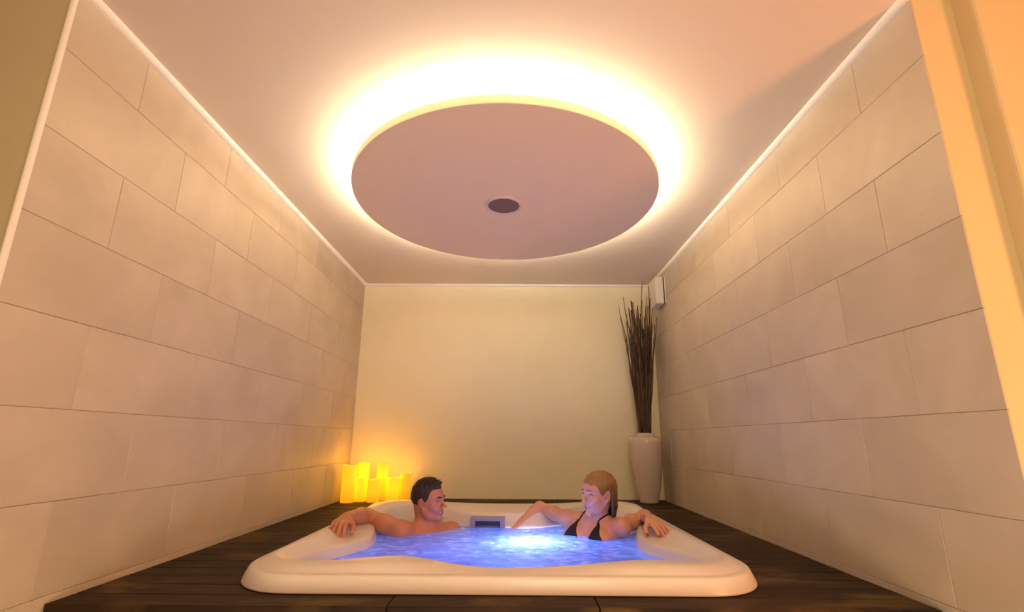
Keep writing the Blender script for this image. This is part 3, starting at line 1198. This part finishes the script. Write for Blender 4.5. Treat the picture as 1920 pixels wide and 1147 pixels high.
def hand(b, wrist, d, up, side, s=1.0, curl=(.5, .5, .5, .5), spread=.10, thumb=(.6, .35, .3), nails=0):
    """wrist point, d: direction to the fingers, up: back of the hand, side: +1 when the thumb lies along +(d x up)"""
    d, up = np.array(d, float), np.array(up, float)
    d /= np.linalg.norm(d)
    up -= d * (up @ d)
    up /= np.linalg.norm(up)
    lat = np.cross(d, up) * side              # towards the thumb
    w = np.array(wrist, float)

    def P(a, l_, u_):
        return w + s * (a * d + l_ * lat + u_ * up)
    # palm
    for lx_, r_ in ((.028, .0125), (.010, .0135), (-.010, .0130), (-.028, .0115)):
        b.cap(P(.012, lx_ * .62, 0), P(.082 - abs(lx_ - .01) * .22, lx_, .002), .0150 * s, r_ * s, .012 * s)
    b.ell(P(.035, .022, -.010), np.array([d, lat, up]), np.array((.030, .016, .013)) * s, .014 * s)
    b.ell(P(.040, -.022, -.009), np.array([d, lat, up]), np.array((.034, .013, .012)) * s, .014 * s)
    L = ((.030, .044, .026, .022), (.0105, .049, .030, .023), (-.0105, .045, .028, .023), (-.030, .035, .021, .020))
    for i, (lx_, l1, l2, l3) in enumerate(L):
        a0 = .084 - abs(lx_ - .008) * .28
        p0 = P(a0, lx_, .002)
        sp = spread * (1.1 - i * .75)
        r0 = (.0096, .0099, .0094, .0084)[i]
        ang = 0
        cur = curl[i]
        pts = [p0]
        for j, (ll, cc) in enumerate(((l1, .75), (l2, 1.0), (l3, .7))):
            ang += cur * cc
            dv = (d * math.cos(sp) + lat * math.sin(sp)) * math.cos(ang) - up * math.sin(ang)
            pts.append(pts[-1] + dv * ll * s)
        rr = (r0 * 1.03, r0 * .95, r0 * .86, r0 * .70)
        b.cap(P(a0 - .02, lx_ * .95, .001), pts[0], r0 * 1.05 * s, rr[0] * s, .008 * s)
        for j in range(3):
            b.cap(pts[j], pts[j + 1], rr[j] * s, rr[j + 1] * s, .0035 * s)
        b.ell(pts[0] + up * .003 * s, np.array([d, lat, up]), np.array((.009, .008, .008)) * s, .006 * s)   # knuckle
        nd = (pts[3] - pts[2]) / np.linalg.norm(pts[3] - pts[2])
        nu = up * (up @ up) - nd * (up @ nd)
        nu /= np.linalg.norm(nu)
        nl = np.cross(nd, nu)
        b.ell(pts[3] - nd * .003 * s + nu * .0045 * s, np.array([nd, nl, nu]), np.array((.0085, .0062, .0032)) * s, .0015 * s, 'u', (2, .0012) if nails else None)
    # thumb from the side of the palm near its base
    t1, t2, t3 = thumb
    base = P(.020, .024, -.006)
    v1 = d * math.cos(t1) + lat * math.sin(t1) - up * .30
    v1 /= np.linalg.norm(v1)
    q1 = base + v1 * .044 * s
    v2 = d * math.cos(t2) + lat * math.sin(t2) - up * .35
    v2 /= np.linalg.norm(v2)
    q2 = q1 + v2 * .033 * s
    v3 = d * math.cos(t3) + lat * math.sin(t3) - up * .40
    v3 /= np.linalg.norm(v3)
    q3 = q2 + v3 * .026 * s
    b.cap(base, q1, .0165 * s, .0125 * s, .012 * s)
    b.cap(q1, q2, .0118 * s, .0108 * s, .005 * s)
    b.cap(q2, q3, .0108 * s, .0082 * s, .004 * s)
    nu = up - v3 * (up @ v3)
    nu /= np.linalg.norm(nu)
    b.ell(q3 + nu * .006 * s, np.array([v3, np.cross(v3, nu), nu]), np.array((.0095, .0075, .0032)) * s, .0015 * s, 'u', (2, .0012) if nails else None)


def arm(b, sh, el, wr, r=(.052, .043, .046, .029)):
    sh, el, wr = (np.array(v, float) for v in (sh, el, wr))
    mid = sh + (el - sh) * .45
    b.cap(sh, mid, r[0], r[0] * .97, .03)
    b.cap(mid, el, r[0] * .95, r[1] * .92, .03)
    fm = el + (wr - el) * .28
    b.cap(el, fm, r[1] * .90, r[2] * .95, .02)
    b.cap(fm, wr, r[2] * .95, r[3] * .92, .02)


def leg(b, hip, knee, ank, toe, r=(.088, .060, .058, .038)):
    hip, knee, ank, toe = (np.array(v, float) for v in (hip, knee, ank, toe))
    b.cap(hip, knee, r[0], r[1], .04)
    cm = knee + (ank - knee) * .3
    b.cap(knee, cm, r[1] * .9, r[2], .03)
    b.cap(cm, ank, r[2], r[3], .03)
    b.cap(ank, toe, r[3], .026, .03)
    b.ell(toe + np.array((0, 0, -.005)), np.eye(3), (.040, .045, .022), .02)


def axes(lat, fw_):
    l_ = np.array((lat[0], lat[1], lat[2] if len(lat) > 2 else 0), float)
    l_ /= np.linalg.norm(l_)
    f_ = np.array((fw_[0], fw_[1], 0), float)
    f_ -= l_ * (f_ @ l_)
    f_ /= np.linalg.norm(f_)
    return np.array([l_, f_, np.cross(l_, f_) if np.cross(l_, f_)[2] > 0 else np.cross(f_, l_)])


# ---------------------------------------------------------------- the man
def build_man():
    root = empty('person', (-.47, 2.90, -.62))
    tag(root, 'dark haired bare chested man smiling in the tub, one arm on the rim', 'person')
    b = Body()
    hd = frame_from((-.482, 2.84, .142), math.radians(68), math.radians(3), math.radians(-3), .93)
    head(b, hd)
    shR, shL = np.array((-.610, 2.740, -.008)), np.array((-.365, 2.970, -.052))
    lat = shL - shR
    A = axes(lat, (.68, -.73))
    nb = np.array((-.488, 2.875, -.020))
    b.cap(hd(0, -.038, -.050), nb, .052, .056, .03)
    b.cap(hd(0, -.020, -.070), nb + A[1] * .03 + np.array((0, 0, -.03)), .040, .038, .02)
    for sh in (shR, shL):                                   # trapezius, collar bone, shoulder cap
        b.cap(nb + np.array((0, 0, .022)), sh + np.array((0, 0, .012)), .034, .034, .04)
        b.cap(nb + A[1] * .055 + np.array((0, 0, -.03)), sh + A[1] * .02 + np.array((0, 0, .008)), .020, .020, .03)
        b.ell(sh, A, (.058, .056, .056), .03)
    ch = np.array((-.482, 2.872, -.165))
    b.ell(ch, A, (.175, .112, .180), .05)
    for g in (-1, 1):
        b.ell(ch + A[0] * g * .075 + A[1] * .070 + np.array((0, 0, .015)), A, (.085, .045, .065), .04)   # chest muscles
    b.ell((-.475, 2.895, -.33), A, (.150, .105, .190), .06)
    pv = np.array((-.470, 2.905, -.50))
    b.ell(pv, A, (.165, .120, .110), .05)
    # arm along the rim
    el, wr = np.array((-.818, 2.800, .068)), np.array((-.832, 2.500, .100))
    arm(b, shR, el, wr, (.050, .041, .043, .029))
    hand(b, wr + np.array((0, -.010, .000)), (.02, -.95, -.16), (-.05, -.22, .96), -1, 1.0, curl=(.44, .46, .46, .44), spread=.12, thumb=(.75, .30, .10))
    # other arm under water
    el2, wr2 = np.array((-.20, 2.99, -.28)), np.array((-.10, 2.80, -.40))
    arm(b, shL, el2, wr2, (.054, .045, .047, .031))
    hand(b, wr2, (.3, -.9, -.1), (.2, .1, 1), -1, 1.0, curl=(.3, .3, .3, .3))
    leg(b, pv + A[0] * -.085 + np.array((0, 0, -.02)), (-.28, 2.52, -.47), (-.20, 2.42, -.84), (-.14, 2.31, -.875))
    leg(b, pv + A[0] * .085 + np.array((0, 0, -.02)), (-.10, 2.70, -.47), (-.04, 2.56, -.84), (.04, 2.46, -.875))
    me = mesh_body('body', b, .0036, refine=(hd(0, .055, -.03), .088))
    o = link('body', me, [M_skin_m, M_lip, M_nail], smooth=True)
    adopt(o, root)
    face_parts(b, hd, root, M_brow)
    # short spiky hair
    r = random.Random(5)
    hb = Body()
    s = hd.s
    hb.ell(hd(0, -.013, .034), hd.ax, np.array((.0790, .1035, .088)) * s, .01)
    # hair line: cut away face, sideburns kept short, nape
    hb.ell(hd(0, .140, -.030), hd.ax, np.array((.105, .092, .090)) * s, .004, 's')
    hb.ell(hd(0, .050, -.110), hd.ax, np.array((.12, .062, .085)) * s, .004, 's')
    hb.plane(hd(0, -.09, -.080), -hd.U, .006)
    for g in (-1, 1):
        hb.cap(hd(g * .07, -.012, -.004), hd(g * .11, -.012, -.004), .024 * s, .024 * s, .004, 's')
    for k in range(420):
        th, ph = r.uniform(0, 2 * PI), r.uniform(.0, 1.15)
        dx, dy, dz = math.sin(ph) * math.cos(th), math.sin(ph) * math.sin(th), math.cos(ph)
        p0 = (.074 * dx, -.014 + .095 * dy, .034 + .083 * dz)
        if ((p0[0] / .105) ** 2 + ((p0[1] - .140) / .092) ** 2 + ((p0[2] + .03) / .092) ** 2) < 1.32 or p0[2] < .045:
            continue
        ln = (.017 + .013 * max(0, dy)) * (1 if dz > .55 else .5) * r.uniform(.6, 1.15)
        q0 = (p0[0] + ln * (dx * .6 + r.uniform(-.35, .35)), p0[1] + ln * (dy * .6 + .30 + r.uniform(-.3, .3)), p0[2] + ln * (dz * .8 + .25))
        hb.cap(hd(*p0), hd(*q0),   .0075 * s, .0030 * s, .005)
    adopt(link('hair', mesh_body('hair', hb, .0029), M_hair_m, smooth=True), root)
    # trunks: a thin layer over hips and thighs
    part_ = nearby(b, pv, .30)

    def shell(P):
        return evalb(part_, P) - .006
    t2 = Body()
    t2.ell(pv, A, (.24, .24, .20), .01)
    t2.func(shell, .004)
    t2.plane(pv + np.array((0, 0, .07)), (0, 0, 1), .004)
    adopt(link('swim_trunks', mesh_body('swim_trunks', t2, .008), M_trunks, smooth=True), root)
    return root


# ---------------------------------------------------------------- the woman
def build_woman():
    root = empty('person', (.45, 2.82, -.60))
    tag(root, 'blonde woman in black bikini smiling in the tub, arms on the rim', 'person')
    b = Body()
    hd = frame_from((.466, 2.715, .202), math.radians(-60), math.radians(-1), math.radians(3), .95)
    head(b, hd, True)
    shR, shL = np.array((.312, 2.900, .042)), np.array((.575, 2.690, .030))
    lat = shL - shR
    A = axes(lat, (-.60, -.80))
    nb = np.array((.458, 2.775, .060))
    b.cap(hd(0, -.034, -.055), nb, .039, .042, .025)
    b.cap(hd(0, -.016, -.068), nb + A[1] * .02 + np.array((0, 0, -.02)), .031, .031, .015)
    for sh in (shR, shL):
        b.cap(nb + np.array((0, 0, .005)), sh + np.array((0, 0, .012)), .028, .030, .04)
        b.cap(nb + A[1] * .045 + np.array((0, 0, -.05)), sh + A[1] * .02 + np.array((0, 0, .010)), .016, .017, .03)
        b.ell(sh, A, (.045, .043, .045), .03)
    ch = np.array((.446, 2.790, -.080))
    b.ell(ch, A, (.145, .096, .160), .05)
    bz = -.085
    for g in (-1, 1):
        b.ell(ch + A[0] * g * .072 + A[1] * .075 + np.array((0, 0, .035)), A, (.070, .060, .075), .03)
    b.ell((.448, 2.80, -.28), A, (.120, .088, .170), .06)
    pv = np.array((.450, 2.82, -.47))
    b.ell(pv, A, (.165, .115, .115), .05)
    # arm over the back rim, hand hanging to the water by the skimmer
    el, wr = np.array((.165, 3.115, .080)), np.array((.045, 3.005, .002))
    arm(b, shR, el, wr, (.038, .032, .034, .023))
    hand(b, wr, (-.62, -.35, -.66), (-.55, .45, .70), 1, .92, curl=(.30, .32, .35, .38), spread=.06, thumb=(.5, .25, .1), nails=1)
    # arm along the right rim
    el2, wr2 = np.array((.748, 2.880, .066)), np.array((.700, 2.575, .092))
    arm(b, shL, el2, wr2, (.038, .032, .034, .023))
    hand(b, wr2 + np.array((0, -.010, 0)), (.20, -.93, -.22), (.06, -.24, .96), 1, .95, curl=(.20, .20, .18, .16), spread=.06, thumb=(.75, .40, .25), nails=1)
    leg(b, pv + A[0] * -.085 + np.array((0, 0, -.02)), (.20, 2.45, -.20), (.14, 2.44, -.63), (.10, 2.32, -.66), (.080, .054, .052, .034))
    leg(b, pv + A[0] * .085 + np.array((0, 0, -.02)), (.40, 2.38, -.22), (.33, 2.33, -.63), (.28, 2.22, -.66), (.080, .054, .052, .034))
    me = mesh_body('body', b, .0036, refine=(hd(0, .055, -.03), .088))
    adopt(link('body', me, [M_skin_w, M_lip, M_nail], smooth=True), root)
    face_parts(b, hd, root, M_brow_w, True)
    # wet hair combed back, hanging to the shoulder
    s = hd.s
    hb = Body()
    hb.ell(hd(0, -.011, .034), hd.ax, np.array((.0800, .1065, .0885)) * s, .01)
    r = random.Random(9)
    for k in range(46):
        t = -1 + 2 * k / 45
        a = (t * .070, -.030 - .070 * math.sqrt(max(0, 1 - t * t)), .030 + r.uniform(-.02, .02))
        m = (t * .058 + .004, -.050 - .045 * math.sqrt(max(0, 1 - t * t)) + r.uniform(-.004, .004), -.070 + r.uniform(-.01, .01))
        e = (t * .036 + .012 + r.uniform(-.006, .006), -.062 - .022 * math.sqrt(max(0, 1 - t * t)), -.150 + r.uniform(-.03, .018))
        hb.cap(hd(*a), hd(*m), .013 * s, .011 * s, .006)
        hb.cap(hd(*m), hd(*e), .011 * s, .004 * s, .006)
    for k in range(90):       # combed ridges over the crown
        t = -1 + 2 * k / 89
        prev = None
        for j in range(7):
            ph = -.75 + j * .36
            x = .0805 * math.sin(t * 1.35)
            rad_ = math.cos(t * 1.35)
            q = (x, -.011 - .1065 * rad_ * math.sin(ph), .034 + .089 * rad_ * math.cos(ph))
            if prev is not None and (k + j) % 2 == 0:
                hb.cap(hd(*prev), hd(*q), .0032 * s, .0030 * s, .004)
            prev = q
    hb.ell(hd(0, .134, -.034), hd.ax, np.array((.100, .092, .108)) * s, .005, 's')
    hb.ell(hd(0, .040, -.100), hd.ax, np.array((.12, .075, .080)) * s, .006, 's')
    for g in (-1, 1):
        hb.cap(hd(g * .068, -.004, -.006), hd(g * .11, -.004, -.006), .025 * s, .025 * s, .004, 's')
    adopt(link('hair', mesh_body('hair', hb, .0029), M_hair_w, smooth=True), root)
    # bikini: thin cloth following the body
    def layer(t, c, r):
        part_ = nearby(b, c, r)

        def f(P):
            return evalb(part_, P) - t
        return f
    for g in (-1, 1):
        bc = ch + A[0] * g * .075 + A[1] * .10 + np.array((0, 0, .03))
        cb = Body()
        cb.ell(bc, A, (.085, .10, .125), .004)
        cb.func(layer(.0045, bc, .17), .003)
        # triangle: sides meeting at the strap, bottom band under water
        apex = ch + A[0] * g * .066 + A[1] * .08 + np.array((0, 0, .138))
        inn = np.array(ch + A[0] * g * .012 + A[1] * .1 + np.array((0, 0, .010)))
        outp = np.array(ch + A[0] * g * .140 + A[1] * .06 + np.array((0, 0, .020)))
        for p0, sg in ((inn, -1), (outp, 1)):
            e = apex - p0
            lx2, uz = e @ A[0], e @ A[2]
            nrm = A[0] * uz - A[2] * lx2
            nrm = nrm * sg * g
            cb.plane(apex, nrm, .003)
        cb.plane(ch + A[1] * .02, -A[1], .003)
        adopt(link('bikini_cup', mesh_body('bikini_cup', cb, .004), M_bikini, smooth=True), root)
        # strap from the cup to the nape, laid on the skin
        side = nb + A[0] * g * .052 + np.array((0, 0, .030))
        nape = nb - A[1] * .055 + A[0] * g * .01 + np.array((0, 0, .02))
        raw = [apex + (side - apex) * t for t in np.linspace(-.05, 1, 12)] + [side + (nape - side) * t for t in np.linspace(.15, 1, 6)]
        P = lay_on(b, raw, .0015)
        adopt(link('bikini_strap', tube_mesh('bikini_strap', [Vector(p) for p in P], [.0042] * len(P), 6), M_bikini, smooth=True), root)
    t2 = Body()
    t2.ell(pv, A, (.21, .20, .13), .01)
    t2.func(layer(.005, pv, .26), .004)
    t2.plane(pv + np.array((0, 0, .05)), (0, 0, 1), .004)
    adopt(link('bikini_bottom', mesh_body('bikini_bottom', t2, .008), M_bikini, smooth=True), root)
    return root


man = build_man()
woman = build_woman()
